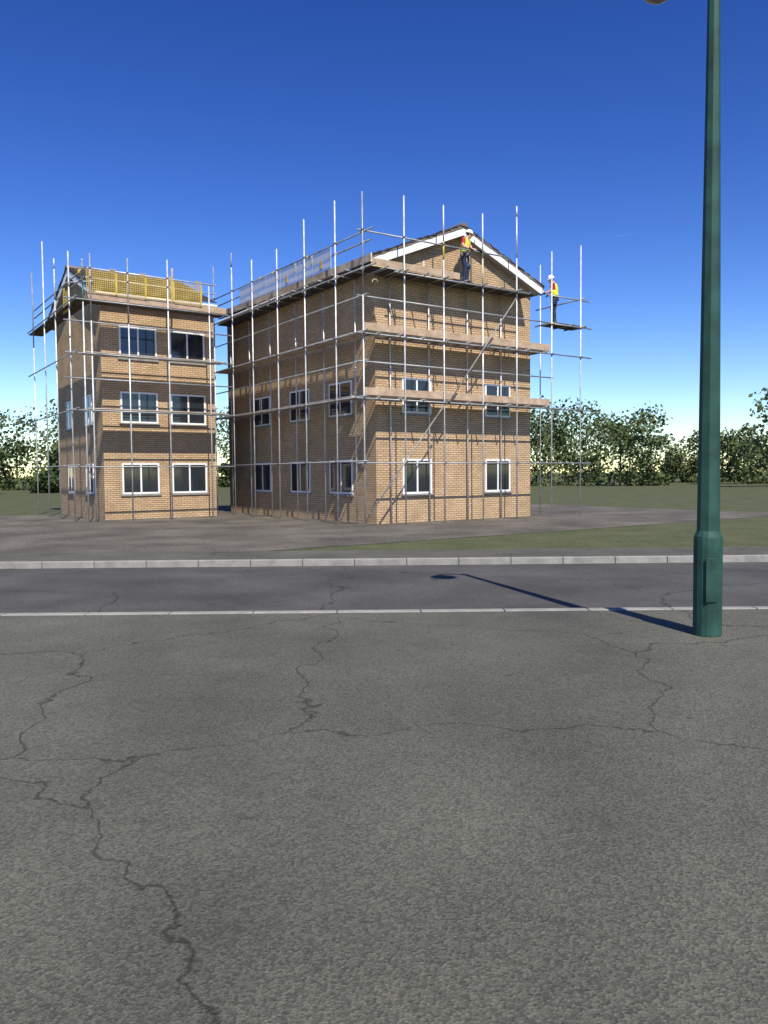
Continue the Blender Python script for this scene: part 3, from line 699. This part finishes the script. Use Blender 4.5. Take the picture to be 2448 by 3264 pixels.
        g_.loft([(t0 - sd * .012, .016, .016), (t0, .0155, .0155), (t1, .0135, .0135), (t2, .011, .011)], d, 8)
        o_ = g_.build('glove', M['black'], root); remesh(o_, .004, 1); return o_
    glove(Rw, (.80, -.02, -.35), (.25, .45, -.85), 1)
    glove(Lw, (.80, -.25, -.20), (.1, -.35, -.93), -1)
    # boots
    for a in (ankR, ankL):
        bt = MB(); a = Vector(a)
        bt.loft([(a + f * -.085 + Vector((0, 0, -.05)), .030, .030), (a + f * -.05 + Vector((0, 0, -.04)), .045, .048), (a + f * .03 + Vector((0, 0, -.03)), .046, .056), (a + f * .11 + Vector((0, 0, -.052)), .048, .038), (a + f * .175 + Vector((0, 0, -.062)), .044, .028), (a + f * .20 + Vector((0, 0, -.066)), .025, .018)], rt)
        bo = bt.build('boot', M['black'], root, smooth=True)
    # tool belt with pouches, knee pad pockets, pale rule pocket
    tb_ = MB(); vv = []
    for z, ra, rb in ((.965, .180, .132), (1.008, .180, .132)):
        for k_ in range(24):
            t = 2 * math.pi * k_ / 24; vv.append(Vector((-.024, 0, z)) + rt * ra * math.cos(t) + f * rb * math.sin(t))
    tb_.add(vv, [(k_, (k_ + 1) % 24, 24 + (k_ + 1) % 24, 24 + k_) for k_ in range(24)])
    to = tb_.build('tool_belt', M['leather'], root, smooth=True); so = to.modifiers.new('t', 'SOLIDIFY'); so.thickness = .007; so.offset = 1
    for off, z, sx, sy, sz in ((rt * .185 - f * .04, .90, .045, .05, .085), (rt * .13 + f * .105, .90, .055, .035, .09), (rt * .02 - f * .135, .915, .06, .03, .06)):
        pm_ = MB().loft([(Vector((-.024, 0, z - sz)) + off, sx * .8, sy * .7), (Vector((-.024, 0, z)) + off, sx, sy), (Vector((-.024, 0, z + sz)) + off, sx * 1.05, sy * .9)], rt)
        pm_.build('pouch', M['leather'], to, smooth=True)
    MB().loft([(Vector((-.02, 0, .90)) + rt * .06 + f * .125, .03, .012), (Vector((-.02, 0, .965)) + rt * .06 + f * .135, .034, .014)], rt).build('nail_bag', M['white'], to, smooth=True)
    for k_, h in ((kneeL, hipL),):
        c_ = k_.lerp(h, .20); m_ = MB(); vv = []
        for z in (-.075, 0, .075):
            for q in range(9):
                t = R(-105 + 210 * q / 8); vv.append(c_ + Vector((.012, -.004, z)) + (f * math.cos(t) + rt * math.sin(t)) * (.086 + .002 * (1 - abs(z) / .075)) + Vector(((h - k_).x * z * 2.2, (h - k_).y * z * 2.2, 0)))
        m_.add(vv, [(j * 9 + q, j * 9 + q + 1, (j + 1) * 9 + q + 1, (j + 1) * 9 + q) for j in range(2) for q in range(8)])
        ko = m_.build('knee_pocket', M['blue'], root, smooth=True); so = ko.modifiers.new('t', 'SOLIDIFY'); so.thickness = .006; so.offset = 1
    c_ = hipR.lerp(kneeR, .42)
    MB().obox(c_ + rt * .02 + f * .104, rt * .008, f * .006, (0, 0, .075)).build('rule_pocket', M['guard'], root)
    return root

wk = person('person in yellow hi-vis vest and red shirt standing before the brick gable, gripping a pole', P1(4.295, .30, 7.937), R(7))
w2 = copy_tree(wk); w2.location = P1(8.60, .40, 7.032); w2.rotation_euler = (0, 0, R(200))
w2['label'] = 'person whose white hard hat shows among the low poles right of the gable'

# ------------------------------------------------------------------ faint vapour trail high up
tr_ = MB(); tr_.tube((893, 3046.6, 904.5), (995, 3047.2, 913.1), 1.0, 8, .35)
tag(tr_.build('vapour_trail', M['trail']), 'faint thin white vapour trail in the blue sky left of the lamp column', 'vapour trail')
